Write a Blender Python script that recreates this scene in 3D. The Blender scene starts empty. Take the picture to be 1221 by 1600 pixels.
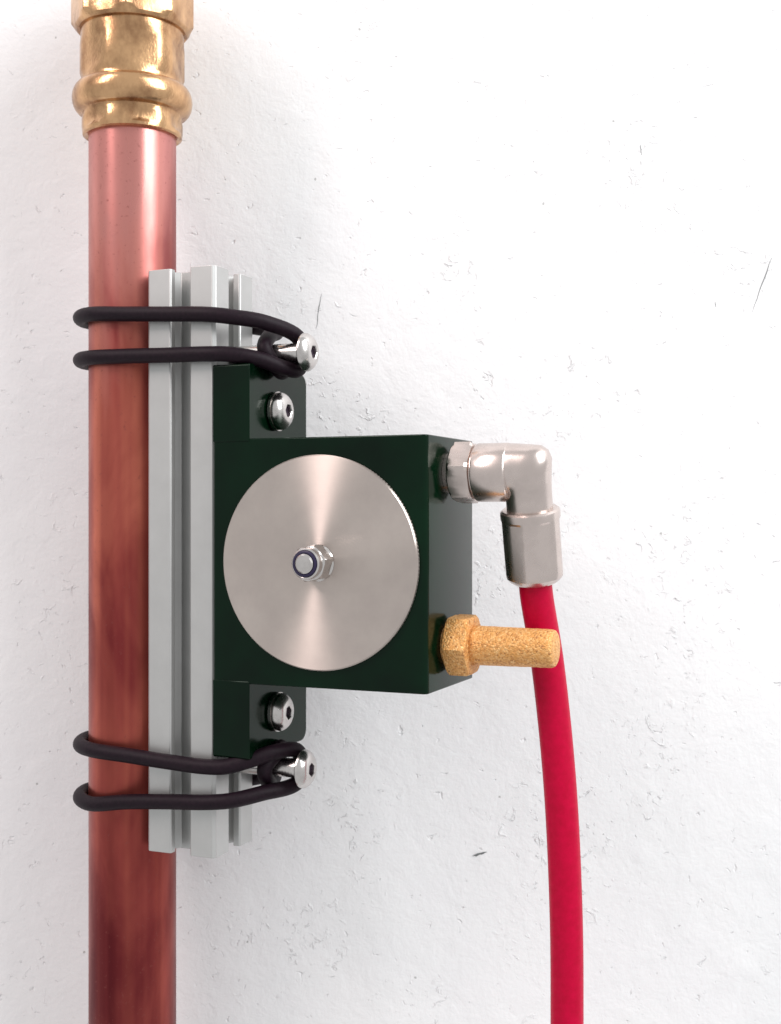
import bpy, bmesh, math, random
from mathutils import Vector, Matrix, noise

# ------------------------------------------------------------------ camera, world, lamps
MM = 0.001
PI = math.pi
scene = bpy.context.scene
col = scene.collection
cam_data = bpy.data.cameras.new("camera")
cam = bpy.data.objects.new("camera", cam_data)
col.objects.link(cam)
cam.location = (0, 0, 0)
cam.rotation_euler = (PI / 2, 0, 0)
cam_data.sensor_fit = 'VERTICAL'
cam_data.sensor_height = 24.0
cam_data.lens = 24.0 * 1984.4 / 1600.0
cam_data.clip_start = 0.01
cam_data.clip_end = 20
cam_data.dof.use_dof = True
cam_data.dof.focus_distance = 0.300
cam_data.dof.aperture_fstop = 22
scene.camera = cam

world = bpy.data.worlds.new("World")
scene.world = world
world.use_nodes = True
world.node_tree.nodes["Background"].inputs[0].default_value = (0.975, 0.985, 0.995, 1)
world.node_tree.nodes["Background"].inputs[1].default_value = 0.67


def area(name, loc, target, sx, sy, power, color):
    d = bpy.data.lights.new(name, 'AREA')
    d.shape = 'RECTANGLE'
    d.size, d.size_y, d.energy, d.color = sx, sy, power, color
    o = bpy.data.objects.new(name, d)
    o.location = loc
    o.rotation_euler = (Vector(target) - Vector(loc)).to_track_quat('-Z', 'Y').to_euler()
    col.objects.link(o)
    return o


area("window_light", (0.80, -0.20, 0.66), (0.02, 0.34, 0.0), 0.6, 0.9, 13.5, (0.97, 0.99, 1.0))
area("ceiling_light", (-0.62, -0.16, 0.70), (0.0, 0.34, 0.0), 0.2, 0.6, 5.4, (1.0, 0.86, 0.84))
scene.view_settings.view_transform = 'Standard'
scene.view_settings.look = 'None'
scene.view_settings.exposure = 0.0
scene.render.engine = 'CYCLES'

# ------------------------------------------------------------------ frames (millimetres)
TH = 0.398
OX, OY = -43.74, 315.94          # front right edge of the rail
CT, ST = math.cos(TH), math.sin(TH)
WALL_Y = 364.0


def L(u, v, z):
    """rail frame (u to the right, v towards the wall) -> world millimetres"""
    return Vector((OX + u * CT + v * ST, OY - u * ST + v * CT, z))


RAIL_M = Matrix.Translation(Vector((OX, OY, 0)) * MM) @ Matrix.Rotation(-TH, 4, 'Z')


# ------------------------------------------------------------------ material helpers
def new_mat(name):
    m = bpy.data.materials.new(name)
    m.use_nodes = True
    nt = m.node_tree
    return m, nt, nt.nodes["Principled BSDF"]


def nd(nt, kind, **kw):
    n = nt.nodes.new(kind)
    for k, v in kw.items():
        if k.startswith('i_'):
            key = k[2:].replace('_', ' ')
            n.inputs[key].default_value = v
        else:
            setattr(n, k, v)
    return n


def ramp(nt, fac, stops, interp='LINEAR'):
    r = nt.nodes.new('ShaderNodeValToRGB')
    r.color_ramp.interpolation = interp
    el = r.color_ramp.elements
    while len(el) < len(stops):
        el.new(0.5)
    for e, (p, c) in zip(el, stops):
        e.position = p
        e.color = (*c, 1) if len(c) == 3 else c
    nt.links.new(fac, r.inputs[0])
    return r.outputs[0]


def coords(nt, scale=(1, 1, 1), rot=(0, 0, 0)):
    """object coordinates in millimetres"""
    t = nt.nodes.new('ShaderNodeTexCoord')
    mp = nt.nodes.new('ShaderNodeMapping')
    mp.inputs['Scale'].default_value = [1000 * s for s in scale]
    mp.inputs['Rotation'].default_value = rot
    nt.links.new(t.outputs['Object'], mp.inputs[0])
    return mp.outputs[0]


def noise_tex(nt, vec, scale, detail=3, rough=0.5, dist=0.0):
    n = nd(nt, 'ShaderNodeTexNoise')
    n.inputs['Scale'].default_value = scale
    n.inputs['Detail'].default_value = detail
    n.inputs['Roughness'].default_value = rough
    n.inputs['Distortion'].default_value = dist
    nt.links.new(vec, n.inputs['Vector'])
    return n.outputs['Fac']


def mixc(nt, fac, a, b, mode='MIX'):
    m = nt.nodes.new('ShaderNodeMix')
    m.data_type = 'RGBA'
    m.blend_type = mode
    for sock, val in ((m.inputs[0], fac), (m.inputs[6], a), (m.inputs[7], b)):
        if isinstance(val, (int, float)):
            sock.default_value = val
        elif isinstance(val, tuple):
            sock.default_value = (*val, 1)
        else:
            nt.links.new(val, sock)
    return m.outputs[2]


def bump(nt, height, bsdf, dist, strength=1.0, normal=None):
    b = nt.nodes.new('ShaderNodeBump')
    b.inputs['Distance'].default_value = dist * MM
    b.inputs['Strength'].default_value = strength
    nt.links.new(height, b.inputs['Height'])
    if normal:
        nt.links.new(normal, b.inputs['Normal'])
    if bsdf:
        nt.links.new(b.outputs[0], bsdf.inputs['Normal'])
    return b.outputs[0]


def rng(nt, val, a, b, c, d):
    m = nt.nodes.new('ShaderNodeMapRange')
    for i, x in enumerate((a, b, c, d)):
        m.inputs[i + 1].default_value = x
    nt.links.new(val, m.inputs[0])
    return m.outputs[0]


def metal(name, color, rough, var=0.12, streak=(1, 1, 1), tint=None, bumpd=0.02, nscale=0.35, aniso=0.0, metallic=1.0):
    m, nt, b = new_mat(name)
    v = coords(nt, streak)
    n1 = noise_tex(nt, v, nscale, 5, 0.6)
    n2 = noise_tex(nt, v, nscale * 9, 3, 0.6)
    dark = tuple(c * (1 - var * 1.6) for c in (tint or color))
    c = ramp(nt, n1, [(0.3, dark), (0.62, color)])
    nt.links.new(c, b.inputs['Base Color'])
    nt.links.new(rng(nt, n1, 0.3, 0.7, rough + 0.08, rough - 0.05), b.inputs['Roughness'])
    b.inputs['Metallic'].default_value = metallic
    bump(nt, n2, b, bumpd, 0.5)
    return m


M = {}
# wall paint
m, nt, b = new_mat('white_wall_paint')
v = coords(nt)
big = noise_tex(nt, v, 0.012, 4, 0.55)
mid = noise_tex(nt, v, 0.11, 5, 0.62, 0.4)
fine = noise_tex(nt, v, 0.75, 4, 0.6)
vor = nd(nt, 'ShaderNodeTexVoronoi')
vor.inputs['Scale'].default_value = 0.085
vor.inputs['Randomness'].default_value = 1.0
wv = nt.nodes.new('ShaderNodeVectorMath'); wv.operation = 'ADD'
nz = nd(nt, 'ShaderNodeTexNoise'); nz.inputs['Scale'].default_value = 0.5
nt.links.new(v, nz.inputs['Vector'])
nt.links.new(v, wv.inputs[0]); nt.links.new(nz.outputs['Color'], wv.inputs[1])
nt.links.new(wv.outputs[0], vor.inputs['Vector'])
size_gate = rng(nt, vor.outputs['Color'], 0.35, 1.0, 0.0, 0.040)
lt = nt.nodes.new('ShaderNodeMath'); lt.operation = 'LESS_THAN'
nt.links.new(vor.outputs['Distance'], lt.inputs[0]); nt.links.new(size_gate, lt.inputs[1])
base = ramp(nt, big, [(0.3, (0.84, 0.835, 0.845)), (0.7, (0.88, 0.88, 0.88))])
base = mixc(nt, lt.outputs[0], base, (0.50, 0.50, 0.49))
nt.links.new(base, b.inputs['Base Color'])
b.inputs['Roughness'].default_value = 0.55
b.inputs['Specular IOR Level'].default_value = 0.35
n = bump(nt, mid, None, 0.6, 0.6)
n = bump(nt, fine, None, 0.18, 0.6, n)
pits = ramp(nt, noise_tex(nt, v, 0.33, 3, 0.6, 0.8), [(0.235, (0, 0, 0)), (0.34, (1, 1, 1))])
n = bump(nt, pits, None, 0.38, 0.75, n)
patch = noise_tex(nt, v, 0.028, 2, 0.5)
lumps = ramp(nt, noise_tex(nt, v, 0.34, 4, 0.6, 0.9), [(0.60, (0, 0, 0)), (0.80, (1, 1, 1))])
lm = nt.nodes.new('ShaderNodeMath'); lm.operation = 'MULTIPLY'
nt.links.new(lumps, lm.inputs[0]); nt.links.new(rng(nt, patch, 0.52, 0.66, 0.0, 1.0), lm.inputs[1])
n = bump(nt, lm.outputs[0], None, 0.6, 0.8, n)
bump(nt, lt.outputs[0], b, -0.15, 0.6, n)
M['wall'] = m

# copper: long streaks along the pipe, oxidised patches
m, nt, b = new_mat('copper')
v = coords(nt, (1, 1, 0.02))
st = noise_tex(nt, v, 0.20, 2, 0.5)
v2 = coords(nt, (1, 1, 0.35))
pt = noise_tex(nt, v2, 0.05, 4, 0.55, 0.4)
v3 = coords(nt)
fn = noise_tex(nt, v3, 0.9, 5, 0.65)
c1 = ramp(nt, st, [(0.32, (0.20, 0.028, 0.022)), (0.5, (0.34, 0.065, 0.05)), (0.68, (0.54, 0.155, 0.09))])
c2 = ramp(nt, pt, [(0.38, (0.16, 0.02, 0.032)), (0.60, (0.58, 0.17, 0.12))])
c = mixc(nt, 0.5, c1, c2)
sz = nt.nodes.new('ShaderNodeSeparateXYZ'); nt.links.new(v3, sz.inputs[0])
wob = nt.nodes.new('ShaderNodeMath'); wob.operation = 'MULTIPLY_ADD'
nt.links.new(pt, wob.inputs[0]); wob.inputs[1].default_value = 120.0; nt.links.new(sz.outputs['Z'], wob.inputs[2])
# tube tone along its height: darker low down, paler and pinker by the fitting
hz = rng(nt, wob.outputs[0], 60.0, 360.0, 0.0, 1.0)
tone_z = ramp(nt, hz, [(0.0, (0.50, 0.36, 0.45)), (0.33, (0.72, 0.55, 0.62)), (0.6, (0.98, 0.90, 0.88)), (0.80, (1.0, 1.0, 1.0)), (0.93, (1.0, 1.0, 1.0))])
c = mixc(nt, 1.0, c, tone_z, 'MULTIPLY')
pink_z = ramp(nt, hz, [(0.74, (0, 0, 0)), (0.95, (0.7, 0.7, 0.7))])
c = mixc(nt, pink_z, c, (0.64, 0.29, 0.27))
c = mixc(nt, ramp(nt, fn, [(0.60, (0, 0, 0)), (0.74, (0.6, 0.6, 0.6))]), c, (0.25, 0.07, 0.06))
nt.links.new(c, b.inputs['Base Color'])
b.inputs['Metallic'].default_value = 0.85
nt.links.new(rng(nt, pt, 0.35, 0.65, 0.48, 0.27), b.inputs['Roughness'])
bump(nt, fn, b, 0.03, 0.3)
M['copper'] = m

M['brass'] = metal('brass', (0.69, 0.42, 0.22), 0.22, 0.30, (1, 1, 0.7), (0.52, 0.26, 0.13), 0.09, 0.17, metallic=0.9)
M['steel'] = metal('stainless_steel', (0.66, 0.63, 0.61), 0.22, 0.12, bumpd=0.02)
M['nickel'] = metal('nickel_plated_brass', (0.70, 0.61, 0.57), 0.27, 0.10, bumpd=0.02, nscale=0.15)

# anodised aluminium rail with faint drawing lines along its length
m, nt, b = new_mat('anodised_aluminium')
v = coords(nt, (1, 1, 0.02))
s1 = noise_tex(nt, v, 2.5, 3, 0.6)
v2 = coords(nt)
s2 = noise_tex(nt, v2, 0.12, 4, 0.6)
c = ramp(nt, s2, [(0.3, (0.50, 0.50, 0.49)), (0.7, (0.545, 0.545, 0.535))])
nt.links.new(c, b.inputs['Base Color'])
b.inputs['Metallic'].default_value = 0.7
b.inputs['Roughness'].default_value = 0.40
bump(nt, s1, b, 0.04, 0.4)
M['alu'] = m

# green-black anodised housing
m, nt, b = new_mat('green_black_anodised')
v = coords(nt)
s2 = noise_tex(nt, v, 0.03, 4, 0.6)
fn = noise_tex(nt, v, 3.0, 2, 0.5)
c = ramp(nt, s2, [(0.3, (0.0006, 0.0015, 0.0008)), (0.7, (0.0006, 0.012, 0.004))])
nt.links.new(c, b.inputs['Base Color'])
b.inputs['Roughness'].default_value = 0.17
b.inputs['Specular IOR Level'].default_value = 0.2
b.inputs['Specular Tint'].default_value = (0.75, 1.0, 0.85, 1)
bump(nt, fn, b, 0.015, 0.3)
M['housing'] = m

# turned steel disc: grooves run round the centre (local x,z plane)
m, nt, b = new_mat('turned_steel')
tc = nt.nodes.new('ShaderNodeTexCoord')
sx = nt.nodes.new('ShaderNodeSeparateXYZ'); nt.links.new(tc.outputs['Object'], sx.inputs[0])
cx = nt.nodes.new('ShaderNodeCombineXYZ')
neg = nt.nodes.new('ShaderNodeMath'); neg.operation = 'MULTIPLY'; neg.inputs[1].default_value = -1
nt.links.new(sx.outputs['X'], cx.inputs['X'])
nt.links.new(sx.outputs['Z'], cx.inputs['Z'])
vt = nt.nodes.new('ShaderNodeVectorTransform'); vt.vector_type = 'VECTOR'; vt.convert_from = 'OBJECT'; vt.convert_to = 'WORLD'
nt.links.new(cx.outputs[0], vt.inputs[0])
nrm = nt.nodes.new('ShaderNodeVectorMath'); nrm.operation = 'NORMALIZE'
nt.links.new(vt.outputs[0], nrm.inputs[0])
nt.links.new(nrm.outputs[0], b.inputs['Tangent'])
ln = nt.nodes.new('ShaderNodeVectorMath'); ln.operation = 'LENGTH'
nt.links.new(tc.outputs['Object'], ln.inputs[0])
gr = nd(nt, 'ShaderNodeTexNoise', noise_dimensions='1D')
gr.inputs['Scale'].default_value = 2600; gr.inputs['Detail'].default_value = 3
nt.links.new(ln.outputs['Value'], gr.inputs['W'])
v = coords(nt)
pt = noise_tex(nt, v, 0.10, 5, 0.65)
c = ramp(nt, pt, [(0.3, (0.57, 0.495, 0.455)), (0.66, (0.64, 0.56, 0.51))])
nt.links.new(c, b.inputs['Base Color'])
b.inputs['Metallic'].default_value = 1.0
b.inputs['Roughness'].default_value = 0.33
b.inputs['Anisotropic'].default_value = 0.93
bump(nt, gr.outputs['Fac'], b, 0.012, 0.5)
M['disc'] = m

# black rubber cord
m, nt, b = new_mat('black_rubber')
v = coords(nt)
fn = noise_tex(nt, v, 1.2, 4, 0.6)
c = ramp(nt, fn, [(0.3, (0.005, 0.001, 0.004)), (0.7, (0.012, 0.004, 0.009))])
nt.links.new(c, b.inputs['Base Color'])
b.inputs['Roughness'].default_value = 0.55
b.inputs['Specular IOR Level'].default_value = 0.2
bump(nt, fn, b, 0.08, 0.4)
M['rubber'] = m

m, nt, b = new_mat('dark_nylon')
b.inputs['Base Color'].default_value = (0.012, 0.006, 0.04, 1)
b.inputs['Roughness'].default_value = 0.45
M['nylon'] = m

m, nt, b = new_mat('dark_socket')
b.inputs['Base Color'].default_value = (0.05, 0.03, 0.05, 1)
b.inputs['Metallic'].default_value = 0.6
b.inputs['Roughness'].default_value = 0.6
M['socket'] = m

# red polyurethane hose
m, nt, b = new_mat('red_polyurethane')
v = coords(nt)
fn = noise_tex(nt, v, 0.5, 4, 0.6)
c = ramp(nt, fn, [(0.3, (0.43, 0.0, 0.028)), (0.7, (0.52, 0.0, 0.038))])
nt.links.new(c, b.inputs['Base Color'])
b.inputs['Roughness'].default_value = 0.42
b.inputs['Specular IOR Level'].default_value = 0.14
bump(nt, fn, b, 0.04, 0.3)
M['hose'] = m

# sintered bronze
m, nt, b = new_mat('sintered_bronze')
v = coords(nt)
vo = nd(nt, 'ShaderNodeTexVoronoi'); vo.inputs['Scale'].default_value = 2.2
nt.links.new(v, vo.inputs['Vector'])
fn = noise_tex(nt, v, 1.1, 5, 0.75)
c1 = ramp(nt, vo.outputs['Color'], [(0.0, (0.34, 0.13, 0.045)), (0.42, (0.74, 0.36, 0.11)), (1.0, (0.90, 0.58, 0.26))])
c = mixc(nt, ramp(nt, fn, [(0.46, (0, 0, 0)), (0.66, (1, 1, 1))]), c1, (0.74, 0.36, 0.10))
nt.links.new(c, b.inputs['Base Color'])
b.inputs['Metallic'].default_value = 0.35
b.inputs['Roughness'].default_value = 0.5
bump(nt, vo.outputs['Distance'], b, -0.25, 0.8)
M['bronze'] = m


# ------------------------------------------------------------------ mesh helpers (all mm in, metres out)
def link(name, bm, mat, parent=None, matrix=None, smooth=True, angle=35, bevel=0.0, segs=2):
    me = bpy.data.meshes.new(name)
    bmesh.ops.recalc_face_normals(bm, faces=bm.faces)
    bmesh.ops.scale(bm, vec=(MM, MM, MM), verts=bm.verts)
    bm.to_mesh(me)
    bm.free()
    me.materials.append(mat)
    o = bpy.data.objects.new(name, me)
    col.objects.link(o)
    if parent:
        o.parent = parent
    if matrix is not None:
        o.matrix_local = matrix
    if bevel:
        md = o.modifiers.new('bevel', 'BEVEL')
        md.width = bevel * MM
        md.segments = segs
        md.limit_method = 'ANGLE'
        md.angle_limit = math.radians(30)
        md.harden_normals = False
    if smooth:
        for p in me.polygons:
            p.use_smooth = True
        me.set_sharp_from_angle(angle=math.radians(angle))
    return o


def tag(o, label, cat, group=None, kind=None):
    o['label'] = label
    if cat:
        o['category'] = cat
    if group:
        o['group'] = group
    if kind:
        o['kind'] = kind


def empty(name, matrix):
    o = bpy.data.objects.new(name, None)
    o.empty_display_size = 0.01
    col.objects.link(o)
    o.matrix_world = matrix
    return o


def hexr(af, corner=None, phi0=0.0, n=6):
    """radius of a regular polygon (apothem af) with corners cut by a circle"""
    def f(a):
        s = 2 * PI / n
        d = (a - phi0) % s
        if d > s / 2:
            d -= s
        d = s / 2 - abs(d)      # phi0 is a vertex direction
        r = af / math.cos(d)
        return min(r, corner) if corner else r
    return f


def lathe(bm, prof, axis_m=None, segs=48, close=True, angles=None):
    """prof: list of (radius or f(angle), height); axis = local z, then axis_m"""
    axis_m = axis_m or Matrix.Identity(4)
    angs = angles or [2 * PI * i / segs for i in range(segs)]
    rings = []
    for r, h in prof:
        if not callable(r) and r == 0:
            rings.append([bm.verts.new(axis_m @ Vector((0, 0, h)))])
        else:
            rr = r if callable(r) else (lambda a, r=r: r)
            rings.append([bm.verts.new(axis_m @ Vector((rr(a) * math.cos(a), rr(a) * math.sin(a), h))) for a in angs])
    n = len(angs)
    for A, B in zip(rings, rings[1:]):
        for i in range(n):
            j = (i + 1) % n
            if len(A) == 1 and len(B) == 1:
                break
            if len(A) == 1:
                bm.faces.new((A[0], B[i], B[j]))
            elif len(B) == 1:
                bm.faces.new((A[i], A[j], B[0]))
            else:
                bm.faces.new((A[i], A[j], B[j], B[i]))
    if close:
        for R in (rings[0], rings[-1]):
            if len(R) > 1:
                bm.faces.new(R)
    return bm


def poly_angles(phi0, n=6, per=8):
    out = []
    for k in range(n):
        for j in range(per):
            out.append(phi0 + 2 * PI / n * (k + j / per))
    return out


def axis_to(origin, direction, up=(0, 0, 1)):
    """matrix whose local z is the direction, local y as close to up as possible"""
    z = Vector(direction).normalized()
    y = Vector(up) - z * Vector(up).dot(z)
    if y.length < 1e-4:
        y = Vector((0, 1, 0)) - z * z.y
    y.normalize()
    x = y.cross(z)
    m = Matrix((x, y, z)).transposed().to_4x4()
    m.translation = Vector(origin)
    return m


def spline(pts, per=14, closed=False):
    P = [Vector(p) for p in pts]
    n = len(P)
    out = []
    rngk = n if closed else n - 1
    for i in range(rngk):
        p0 = P[(i - 1) % n] if closed or i > 0 else P[0] * 2 - P[1]
        p1, p2 = P[i], P[(i + 1) % n]
        p3 = P[(i + 2) % n] if closed or i + 2 < n else P[-1] * 2 - P[-2]
        t0 = 0.0
        t1 = max((p1 - p0).length, 1e-3) ** 0.5
        t2 = t1 + max((p2 - p1).length, 1e-3) ** 0.5
        t3 = t2 + max((p3 - p2).length, 1e-3) ** 0.5
        for k in range(per):
            t = t1 + (t2 - t1) * k / per
            a1 = p0 * ((t1 - t) / (t1 - t0)) + p1 * ((t - t0) / (t1 - t0))
            a2 = p1 * ((t2 - t) / (t2 - t1)) + p2 * ((t - t1) / (t2 - t1))
            a3 = p2 * ((t3 - t) / (t3 - t2)) + p3 * ((t - t2) / (t3 - t2))
            b1 = a1 * ((t2 - t) / (t2 - t0)) + a2 * ((t - t0) / (t2 - t0))
            b2 = a2 * ((t3 - t) / (t3 - t1)) + a3 * ((t - t1) / (t3 - t1))
            out.append(b1 * ((t2 - t) / (t2 - t1)) + b2 * ((t - t1) / (t2 - t1)))
    if not closed:
        out.append(P[-1])
    return out


def tube(bm, pts, r, segs=20, closed=False):
    n = len(pts)
    nrm = None
    rings = []
    for i, p in enumerate(pts):
        if closed:
            t = (pts[(i + 1) % n] - pts[i - 1]).normalized()
        else:
            t = (pts[min(i + 1, n - 1)] - pts[max(i - 1, 0)]).normalized()
        if nrm is None:
            nrm = t.orthogonal().normalized()
        nrm = (nrm - t * nrm.dot(t)).normalized()
        bn = t.cross(nrm)
        rr = r(i / n) if callable(r) else r
        rings.append([bm.verts.new(p + (nrm * math.cos(2 * PI * k / segs) + bn * math.sin(2 * PI * k / segs)) * rr) for k in range(segs)])
    if closed:
        # rotate the last join to the closest matching vertex
        off = min(range(segs), key=lambda o: (rings[0][o].co - rings[-1][0].co).length)
        rings.append(rings[0][off:] + rings[0][:off])
    for A, B in zip(rings, rings[1:]):
        for k in range(segs):
            j = (k + 1) % segs
            bm.faces.new((A[k], A[j], B[j], B[k]))
    if not closed:
        bm.faces.new(rings[0]); bm.faces.new(rings[-1])


def extrude_poly(bm, pts, vec):
    """pts: closed planar outline (Vectors); extruded along vec"""
    a = [bm.verts.new(p) for p in pts]
    b_ = [bm.verts.new(Vector(p) + Vector(vec)) for p in pts]
    bm.faces.new(a); bm.faces.new(list(reversed(b_)))
    n = len(a)
    for i in range(n):
        j = (i + 1) % n
        bm.faces.new((a[i], b_[i], b_[j], a[j]))


def rounded(poly, radii, seg=6):
    """round the corners of a 2-D polygon"""
    out = []
    n = len(poly)
    for i in range(n):
        p = Vector(poly[i]); a = Vector(poly[i - 1]); c = Vector(poly[(i + 1) % n])
        r = radii[i]
        if r <= 0:
            out.append(p); continue
        da = (a - p).normalized(); dc = (c - p).normalized()
        ang = da.angle(dc)
        t = r / math.tan(ang / 2)
        cc = p + (da + dc).normalized() * (r / math.sin(ang / 2))
        s0 = p + da * t - cc; s1 = p + dc * t - cc
        for k in range(seg + 1):
            f = k / seg
            v_ = (s0 * math.sin((1 - f) * (PI - ang)) + s1 * math.sin(f * (PI - ang))) / math.sin(PI - ang)
            out.append(cc + v_)
    return out


# ------------------------------------------------------------------ the wall
def px(x, y, Y=WALL_Y):
    return Vector(((x - 610) / 1984.4 * Y, Y, (800 - y) / 1984.4 * Y))


def lump(x, z):
    h = 0.0
    for cx_, cz_, r, a in LUMPS:
        d = ((x - cx_) ** 2 + (z - cz_) ** 2) / (r * r)
        if d < 4:
            h += a * math.exp(-d * 2) * (0.6 + 0.8 * noise.noise(Vector((x * 0.45, z * 0.45, 3.3))))
    return h


random.seed(4)
LUMPS = []
for X_, Y_, r_, a_ in ((1150, 1520, 8, 0.9), (1165, 1535, 4, -0.7), (300, 1345, 6, -0.8), (335, 1350, 5, 0.7), (410, 1320, 4, 0.5),
                       (540, 1255, 4, 0.5), (90, 330, 4, 0.4), (60, 1200, 6, 0.5), (40, 620, 5, 0.5), (590, 1130, 4, 0.5),
                       (1010, 1250, 4, 0.4), (1190, 1380, 4, -0.4), (750, 1335, 3, 0.4), (640, 60, 8, 0.4)):
    p = px(X_, Y_)
    LUMPS.append((p.x, p.z, r_, a_))
for k in range(60):
    LUMPS.append((random.uniform(-125, 125), random.uniform(-170, 60), random.uniform(1.5, 3.5), random.choice((-1, 1)) * random.uniform(0.15, 0.35)))

bm = bmesh.new()
WX, WZ = 260, 330
step = 1.25
xs = [-900, -500, -250] + [-150 + step * i for i in range(int(300 / step) + 1)] + [250, 500, 900]
zs = [-900, -500, -280] + [-190 + step * i for i in range(int(380 / step) + 1)] + [280, 500, 900]
grid = []
for z in zs:
    row = []
    for x in xs:
        inside = abs(x) <= 150 and abs(z) <= 190
        d = 0.0
        if inside:
            d = 0.22 * noise.noise(Vector((x * 0.02, z * 0.02, 0))) + 0.08 * noise.noise(Vector((x * 0.09, z * 0.09, 5)))
            d += 0.05 * noise.noise(Vector((x * 0.35, z * 0.35, 9))) + lump(x, z) * 0.5
            e = min(1, (150 - abs(x)) / 10, (190 - abs(z)) / 10)
            d *= max(0, e)
        row.append(bm.verts.new((x, WALL_Y - d, z)))
    grid.append(row)
for i in range(len(zs) - 1):
    for j in range(len(xs) - 1):
        bm.faces.new((grid[i][j], grid[i][j + 1], grid[i + 1][j + 1], grid[i + 1][j]))
wall = link('wall', bm, M['wall'], smooth=True, angle=180)
for p in wall.data.polygons:
    p.use_smooth = True
tag(wall, 'white painted plaster wall with small pits, lumps and scratches', None, kind='structure')

m, nt, b = new_mat('scratch_grey')
b.inputs['Base Color'].default_value = (0.16, 0.17, 0.17, 1)
b.inputs['Roughness'].default_value = 0.9
M['scratch'] = m


def scratch(x0, y0, x1, y1, w):
    a, c = px(x0, y0), px(x1, y1)
    bm = bmesh.new()
    d = (c - a); n = 9
    side = Vector((-d.z, 0, d.x)).normalized()
    rows = []
    for i in range(n):
        f = i / (n - 1)
        p = a.lerp(c, f) + side * random.uniform(-0.15, 0.15)
        ww = w * 0.5 * (0.25 + math.sin(PI * f)) * random.uniform(0.5, 1.2)
        wy = wall_y(p.x, p.z)
        rows.append([bm.verts.new((p.x - side.x * ww, wy - 0.03, p.z - side.z * ww)),
                     bm.verts.new((p.x, wy - 0.06, p.z)),
                     bm.verts.new((p.x + side.x * ww, wy - 0.03, p.z + side.z * ww))])
    for A, B in zip(rows, rows[1:]):
        for k in range(2):
            bm.faces.new((A[k], A[k + 1], B[k + 1], B[k]))
    return link('scratch', bm, M['scratch'], wall, smooth=False)


def wall_y(x, z):
    i = min(range(len(xs)), key=lambda k: abs(xs[k] - x)); j = min(range(len(zs)), key=lambda k: abs(zs[k] - z))
    return min(WALL_Y - 0.0, *(WY[jj][ii] for jj in (j - 1, j, j + 1) for ii in (i - 1, i, i + 1)))


me = wall.data
WY = [[me.vertices[j * len(xs) + i].co.y * 1000 for i in range(len(xs))] for j in range(len(zs))]
for s in ((1206, 402, 1175, 487, 0.22), (1000, 225, 1002, 243, 0.2), (502, 458, 494, 515, 0.2), (738, 1338, 760, 1330, 0.6),
          (1117, 470, 1119, 482, 0.15)):
    scratch(*s)

# ------------------------------------------------------------------ copper pipe with press fitting
PC = L(-31.5, 10.7, 0)
pipe = empty('copper_pipe', Matrix.Translation(Vector((PC.x, PC.y, -190)) * MM))
tag(pipe, 'vertical reddish copper pipe with a brass press fitting at its top', 'pipe')
bm = bmesh.new()
R = 11.45
rings = []
for i in range(61):
    rings.append((R, i * 300 / 60.0))
lathe(bm, rings, segs=96)
link('tube', bm, M['copper'], pipe)


def up(z):
    return Matrix.Translation(Vector((0, 0, z + 190)))


bm = bmesh.new()
o_f = 0.35
# pressed socket: bell end, bead and faceted sleeve
crimp = hexr(12.25, 13.2, 0.35)
crimp2 = hexr(12.75, 13.7, 0.35)
prof = [(11.55, 99.6), (12.3, 99.3), (12.95, 99.6), (13.05, 100.4), (lambda a: crimp(a), 101.5), (lambda a: crimp(a), 103.6), (12.9, 104.6), (13.0, 105.2)]
for k in range(13):
    a = -PI / 2 + PI * k / 12
    prof.append((13.25 + 2.5 * math.cos(a), 109.2 + 3.8 * math.sin(a)))
prof += [(13.1, 113.3), (13.15, 114.2), (lambda a: crimp2(a), 115.6), (lambda a: crimp2(a), 123.0), (13.5, 124.6), (13.55, 128.2), (11.5, 128.4)]
lathe(bm, prof, up(0), angles=poly_angles(0.35, 6, 20))
fit = link('press_fitting', bm, M['brass'], pipe, bevel=0)
bm = bmesh.new()
ph = math.radians(-90 - 12.6 + 18 + 0)
oc = lambda af, c=None: hexr(af, c, ph, 8)
lathe(bm, [(13.8, 127.4), (14.3, 127.2), (oc(14.9, 15.1), 128.0), (oc(14.9), 129.3), (oc(14.9), 150), (oc(14.9, 15.1), 152), (13, 152.2)],
      up(0), angles=poly_angles(ph, 8, 8))
link('union_nut', bm, M['brass'], fit, angle=25, bevel=0.25)

# ------------------------------------------------------------------ aluminium rail
rail = empty('aluminium_rail', RAIL_M @ Matrix.Translation(Vector((0, 0, -86.3 * MM))))
tag(rail, 'silver aluminium slotted rail strapped upright against the copper pipe', 'rail')
q = [(-10, -10), (-2.75, -10), (-2.75, -8.2), (-5.6, -8.2), (-5.6, -7.2), (-2.9, -4.6), (0, -4.6)]
# right half of one side, mirrored, then rotated four times
side = [(x, y) for x, y in [(-9.2, -10), (-3.1, -10), (-2.75, -9.6), (-2.75, -8.0), (-5.8, -8.0), (-5.8, -6.9), (-3.2, -4.4)]]
side += [(-x, y) for x, y in reversed(side)]
prof2 = []
for k in range(4):
    a = PI / 2 * k
    for x, y in side:
        prof2.append(Vector((x * math.cos(a) - y * math.sin(a) - 10, x * math.sin(a) + y * math.cos(a) + 10, 0)))
bm = bmesh.new()
extrude_poly(bm, prof2, (0, 0, 147.8))
link('extrusion', bm, M['alu'], rail, smooth=True, angle=25, bevel=0.12, segs=2)


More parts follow.
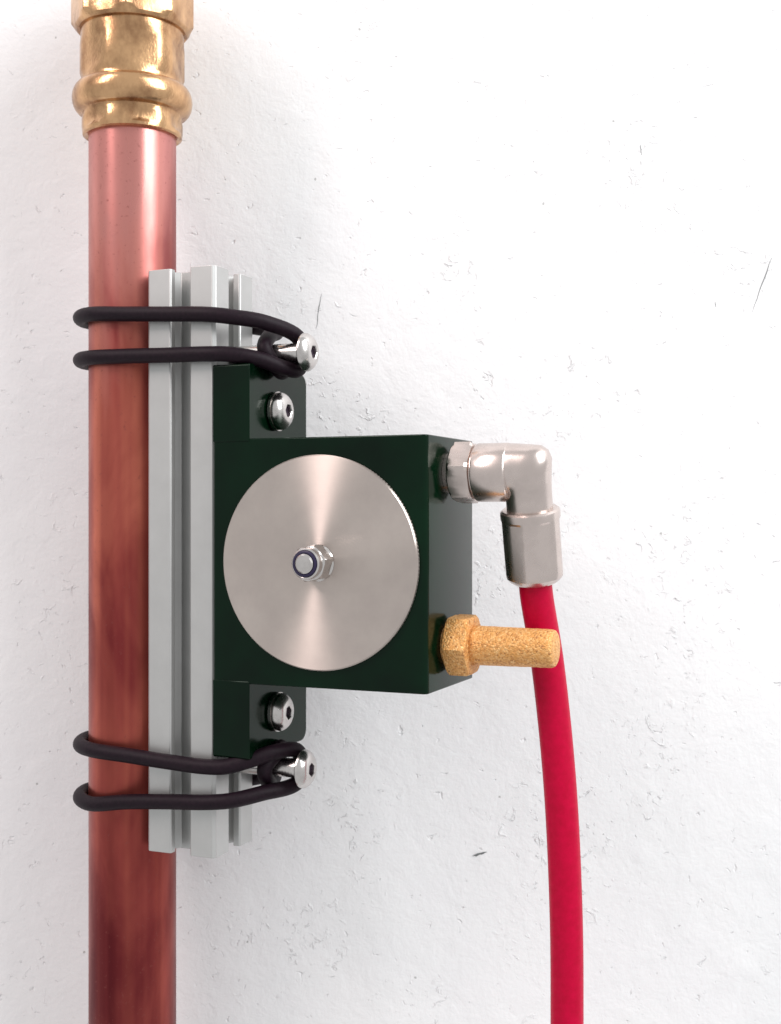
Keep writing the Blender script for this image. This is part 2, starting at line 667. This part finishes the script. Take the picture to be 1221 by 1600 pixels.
def button_screw(parent, name, loc, shaft=0.0, shaft_r=2.45, rot=0.0, washer=False):
    """button head screw pointing along +u, head base at loc (local to parent)"""
    bm = bmesh.new()
    hx = hexr(1.45, None, 0, 6)
    ax = axis_to(Vector((0, 0, 0)), (1, 0, 0)) @ Matrix.Rotation(rot, 4, 'Z')
    prof = [(shaft_r + 0.1, 0), (4.55, 0), (4.78, 0.25), (4.8, 0.75), (4.62, 1.15), (4.2, 1.75), (3.55, 2.3), (2.8, 2.62), (2.15, 2.75),
            (hexr(1.65), 2.75), (hx, 2.55), (hx, 1.15), (0, 0.9)]
    lathe(bm, prof, ax, angles=poly_angles(0, 6, 8), close=False)
    o = link(name, bm, M['steel'], parent, Matrix.Translation(Vector(loc) * MM), angle=28)
    bm = bmesh.new()
    lathe(bm, [(hexr(1.40), 1.75), (hexr(1.40), 1.2), (0, 1.15)], ax, angles=poly_angles(0, 6, 2), close=True)
    link('hex_socket', bm, M['socket'], o, smooth=False)
    if shaft > 0:
        bm = bmesh.new()
        prof = []
        z = -shaft
        prof.append((0, z))
        while z < -0.1:
            prof.append((shaft_r, z)); prof.append((shaft_r - 0.14, z + 0.4)); z += 0.8
        prof.append((shaft_r, 0.1))
        lathe(bm, prof, ax, segs=24, close=False)
        link('threaded_shank', bm, M['steel'], o, angle=60)
    if washer:
        bm = bmesh.new()
        lathe(bm, [(2.6, -0.8), (5.0, -0.8), (5.0, -0.05), (2.6, -0.05)], ax, segs=40)
        link('washer', bm, M['steel'], o, angle=30)
    return o


ZB = 86.3
button_screw(rail, 'anchor_screw', (19.9, 10, 39.9 + ZB), shaft=25)
button_screw(rail, 'anchor_screw', (19.3, 10, -64.2 + ZB), shaft=24, rot=0.4)

# ------------------------------------------------------------------ pneumatic vibrator
ZC = -12.1
vib = empty('pneumatic_vibrator', RAIL_M @ Matrix.Translation(Vector((0, 0, ZC * MM))))
tag(vib, 'dark green black pneumatic vibrator with round steel cover, bolted to the slotted rail', 'pneumatic vibrator')
bm = bmesh.new()
UW, HB, TB = 57.0, 30.1, 31.6
# body block, slightly rounded vertical edges
pts = rounded([(0.05, -0.5), (0.45, -0.9), (UW, -0.9), (UW, TB), (0.05, TB)], [0, 0, 1.3, 1.0, 0.5])
extrude_poly(bm, [Vector((p[0], p[1], -HB)) for p in pts], (0, 0, 2 * HB))
for s in (1, -1):
    pts = rounded([(-1.15, s * 29.4), (30.2, s * 29.4), (30.2, s * 48.6), (-1.15, s * 48.6)], [0, 0, 3.0, 0.6])
    extrude_poly(bm, [Vector((0.08, p[0], p[1])) for p in pts], (10.3, 0, 0))
body = link('housing', bm, M['housing'], vib, angle=30, bevel=0.45, segs=3)

# steel cover disc, axis along -v
DC = Vector((29.4, -0.75, 0))
ax = axis_to((0, 0, 0), (0, -1, 0))
bm = bmesh.new()
lathe(bm, [(0, 0.15), (25.2, 0.15), (25.8, 0.35), (25.8, 1.15), (25.5, 1.5), (0, 1.5)], ax, segs=180, close=False)
link('cover_disc', bm, M['disc'], vib, Matrix.Translation(DC * MM), angle=20)

# lock nut
bm = bmesh.new()
rt = 0.22
NX = lambda af, c=None: hexr(af, c, rt, 6)
lathe(bm, [(4.3, 1.52), (4.5, 1.6), (NX(4.0), 2.0), (NX(4.0), 5.3), (NX(4.0, 4.2), 5.8), (3.75, 6.1), (3.75, 7.2), (3.65, 7.7), (3.3, 8.0), (3.1, 7.9), (3.05, 7.4), (2.5, 7.35)],
      ax, angles=poly_angles(rt, 6, 8), close=True)
nut = link('lock_nut', bm, M['steel'], vib, Matrix.Translation(DC * MM), angle=28)
bm = bmesh.new()
lathe(bm, [(2.35, 7.5), (3.12, 7.5), (3.12, 8.15), (2.9, 8.3), (2.5, 8.3), (2.35, 8.1)], ax, segs=48, close=False)
link('nylon_ring', bm, M['nylon'], nut)
bm = bmesh.new()
lathe(bm, [(2.33, 7.0), (2.33, 8.4), (1.95, 8.75), (0, 8.8)], ax, segs=40, close=False)
link('bolt_end', bm, M['steel'], nut, angle=30)

# mounting screws through the tabs
button_screw(vib, 'mounting_screw', (10.45 + 1.2, 12.3, 25.6 - ZC), shaft=8, washer=True)
button_screw(vib, 'mounting_screw', (10.45 + 1.2, 12.4, -50.8 - ZC), shaft=8, rot=0.3, washer=True)

# push-in elbow on the upper port
EV, EZ = 13.5, 9.4 - ZC
em = Matrix.Translation(Vector((UW, EV, EZ)) * MM)
axu = axis_to((0, 0, 0), (1, 0, 0))       # local z -> +u ; local y -> +z ; local x -> v? (y cross z)
# angle in the lathe plane of the direction facing the viewer (-v)
fx = (axu.inverted().to_3x3() @ Vector((0, -1, 0)))
fup = (axu.inverted().to_3x3() @ Vector((0, 0, 1)))
a_front = math.atan2(fx.y, fx.x)
sgn = 1 if math.sin(math.atan2(fup.y, fup.x) - a_front) > 0 else -1
ph = a_front + sgn * math.radians(10)
bm = bmesh.new()
HXA = lambda af, c=None: hexr(af, c, ph, 6)
lathe(bm, [(4.8, 0.05), (4.8, 1.6), (6.4, 1.6), (HXA(6.75, 7.0), 2.0), (HXA(6.75), 2.5), (HXA(6.75), 6.4), (HXA(6.75, 6.95), 7.0), (6.3, 7.2), (6.3, 7.6)],
      axu, angles=poly_angles(ph, 6, 8))
elb = link('elbow_fitting', bm, M['nickel'], vib, em, angle=25)
bm = bmesh.new()
lathe(bm, [(6.2, 7.5), (6.85, 7.6), (7.0, 7.9), (7.0, 15.2), (6.8, 15.7), (6.45, 15.9), (6.4, 16.1)], axu, segs=64)
link('swivel_barrel', bm, M['nickel'], elb, angle=40)
# squared elbow: rings swing about the inner corner
tilt = math.radians(15)
down = Vector((0, math.sin(tilt), -math.cos(tilt)))
cu = 19.6            # u of the down branch axis
rb = 5.5
bm = bmesh.new()
rings = []
SE = 48
udir = Vector((1, 0, 0))
wdir = down.cross(udir).normalized()
piv = Vector((cu - rb, 0, 0)) + down * 5.7
# horizontal start
r_h = 6.5


def ring(center, e1, r1, e2, r2):
    return [bm.verts.new(center + e1 * (r1 * math.cos(2 * PI * k / SE)) + e2 * (r2 * math.sin(2 * PI * k / SE))) for k in range(SE)]


rings.append(ring(Vector((16.0, 0, 0)), -down, 6.0, wdir, 6.0))
rings.append(ring(Vector((16.0, 0, 0)), -down, r_h, wdir, r_h))
inner0 = down * 5.9
for k in range(0, 13):
    phi = PI / 2 * k / 12
    out_dir = (-down) * math.cos(phi) + udir * math.sin(phi)
    kk = min(1 / max(math.cos(phi), math.sin(phi)), 1.3)
    dia = (12.6 * math.cos(phi) ** 2 + 2 * rb * math.sin(phi) ** 2) * kk
    c_ = piv + out_dir * dia / 2
    rings.append(ring(c_, out_dir, dia / 2, wdir, 6.4 * math.cos(phi) ** 2 + rb * math.sin(phi) ** 2))
endc = Vector((cu, 0, 0)) + down * 10.5
rings.append(ring(endc, udir, rb, wdir, rb))
for A, B in zip(rings, rings[1:]):
    for k in range(SE):
        j = (k + 1) % SE
        bm.faces.new((A[k], A[j], B[j], B[k]))
bm.faces.new(rings[0]); bm.faces.new(rings[-1])
link('elbow_body', bm, M['nickel'], elb, angle=32)
# release collar with milled flats
axd = axis_to(Vector((cu, 0, 0)), down, (1, 0, 0))
FR = -14
fl = lambda af, c: hexr(af, c, math.radians(FR), 6)
bm = bmesh.new()
lathe(bm, [(5.3, 8.9), (6.5, 8.9), (7.05, 9.3), (7.15, 9.8), (7.15, 11.0), (fl(6.72, 7.15), 11.6), (fl(6.72, 7.15), 24.2), (fl(6.7, 6.9), 25.4), (6.2, 26.3), (5.4, 26.9), (4.6, 27.0), (4.15, 26.4), (4.1, 25.5)],
      axd, angles=poly_angles(math.radians(FR), 6, 12))
link('sleeve', bm, M['nickel'], elb, angle=22)

# sintered bronze silencer on the lower port
SV, SZ = 12.0, -31.7 - ZC
sm = Matrix.Translation(Vector((UW, SV, SZ)) * MM)
ph2 = a_front - sgn * math.radians(4)
bm = bmesh.new()
HS = lambda af, c=None: hexr(af, c, ph2, 6)
lathe(bm, [(4.6, 0.05), (4.6, 1.2), (6.6, 1.2), (HS(6.75, 7.3), 1.5), (HS(6.75), 2.1), (HS(6.75), 6.2), (HS(6.75, 7.2), 6.8), (6.4, 7.05), (4.6, 7.15)],
      axu, angles=poly_angles(ph2, 6, 8))
sil = link('silencer', bm, M['bronze'], vib, sm, angle=25)
bm = bmesh.new()
pr_ = [(4.55, 6.9)] + [(4.7 - 0.012 * k, 7.2 + k * 0.96) for k in range(20)]
pr_ += [(4.42, 26.2), (4.2, 26.75), (3.8, 27.0), (0, 27.1)]
lathe(bm, pr_, axu, segs=56, close=False)
for v_ in bm.verts:
    n_ = noise.noise(v_.co * 1.3) * 0.10
    v_.co += Vector((0, v_.co.y, v_.co.z)) * (n_ / 5)
link('porous_body', bm, M['bronze'], sil, angle=40)

# ------------------------------------------------------------------ red air hose
ec = RAIL_M.inverted()
start = Vector((UW + cu, EV, 9.4)) + down * 25.2
hp = [start - down * 3, start, start + down * 5,
      Vector((78.6, 24.2, -37)), Vector((81.2, 25.8, -66)), Vector((82.6, 26.4, -98)), Vector((82.8, 26.5, -124)), Vector((82.6, 26.5, -170))]
base_m = RAIL_M
hm = base_m @ Matrix.Translation(Vector((82.6, 26.5, -170)) * MM)
bm = bmesh.new()
off = Vector((82.6, 26.5, -170))
tube(bm, [p - off for p in spline(hp, 16)], 4.0, 40)
hose = link('air_hose', bm, M['hose'], None, hm)
tag(hose, 'crimson red air hose hanging down from the silver elbow fitting', 'hose')


# ------------------------------------------------------------------ rubber cords
def cord(name, zu, zl, zs, us, front_u, front_l, back_u, back_l, label, lean=1.6):
    """one folded loop: both ends hook on the screw shank (axis v=10, z=zs)"""
    cx_, cy_, rr = -31.5, 10.7, 11.45 + 2.15
    RR = 2.45 + 2.15
    ua, ub = us
    pts = []
    # front loop round the shank: over the top, behind, underneath
    def arc(z, fwd):
        out = []
        for d in (255, 225, 190, 155, 120):
            a = math.radians(d)
            # 270 = front of the pipe (-v), 90 = back
            out.append((cx_ + rr * math.cos(a), cy_ + rr * math.sin(a), z))
        return out if fwd else list(reversed(out))
    zu0, zu1 = zu
    zl0, zl1 = zl
    up_pipe = [(x, y, zu0 + (zu1 - zu0) * i / 4) for i, (x, y, _) in enumerate(arc(0, True))]
    lo_pipe = [(x, y, zl1 + (zl0 - zl1) * i / 4) for i, (x, y, _) in enumerate(arc(0, False))]
    pts += [(ub, 10 + RR, zs), (ub, 10 + RR * .5, zs + RR * .87)]
    pts += front_u
    pts += up_pipe
    pts += back_u
    pts += [(ua - lean, 10 + RR * .2, zs + RR), (ua, 10 - RR, zs + .6), (ua + lean, 10 + RR * .2, zs - RR)]
    pts += back_l
    pts += lo_pipe
    pts += front_l
    pts += [(ub, 10 + RR * .5, zs - RR * .87)]
    c0 = Vector((-31.5, 10.7, zs))
    bm = bmesh.new()
    tube(bm, [p - c0 for p in spline(pts, 12, True)], 1.92, 20, True)
    o = link('rubber_cord', bm, M['rubber'], None, RAIL_M @ Matrix.Translation(c0 * MM))
    tag(o, label, 'rubber cord', 'black rubber cords strapping the rail to the pipe')
    return o


cord('c1', (51.0, 51.4), (39.8, 40.4), 40.0, (11.2, 17.0),
     front_u=[(12, 4.5, 47.0), (5, -0.6, 48.2), (-1, -2.4, 48.9), (-12, -2.5, 49.6), (-24, -2.9, 50.3)],
     front_l=[(-24, -2.9, 39.6), (-12, -2.6, 39.3), (-1, -2.4, 39.1), (5, -0.8, 38.9), (11, 3.0, 37.8), (15.5, 8.0, 35.9)],
     back_u=[(-24, 24.0, 51), (-8, 22.4, 50), (1, 21.6, 48.5), (8, 17.5, 46.5)],
     back_l=[(12, 16.2, 37.8), (6, 19.5, 39), (1, 22.0, 39.6), (-8, 22.4, 40), (-24, 24.0, 40)],
     label='upper black rubber cord looped twice round the pipe and rail')
cord('c2', (-61.3, -60.6), (-75.2, -74.6), -64.3, (11.2, 16.7),
     front_u=[(14, 6.0, -59.6), (9, 1.5, -61.4), (4, -1.2, -62.8), (-1, -2.4, -63.0), (-12, -2.5, -62.6), (-24, -2.9, -61.8)],
     front_l=[(-24, -2.9, -73.6), (-12, -2.5, -72.6), (-1, -2.4, -71.8), (5, -0.8, -71.2), (11, 4.2, -69.9)],
     back_u=[(-24, 24.0, -60.5), (-8, 22.4, -61), (1, 21.8, -61.5), (7, 17.5, -61.5)],
     back_l=[(7, 18.2, -68.0), (1, 21.8, -70), (-8, 22.4, -72), (-24, 24.0, -74)],
     lean=-1.6, label='lower black rubber cord looped twice round the pipe and rail')
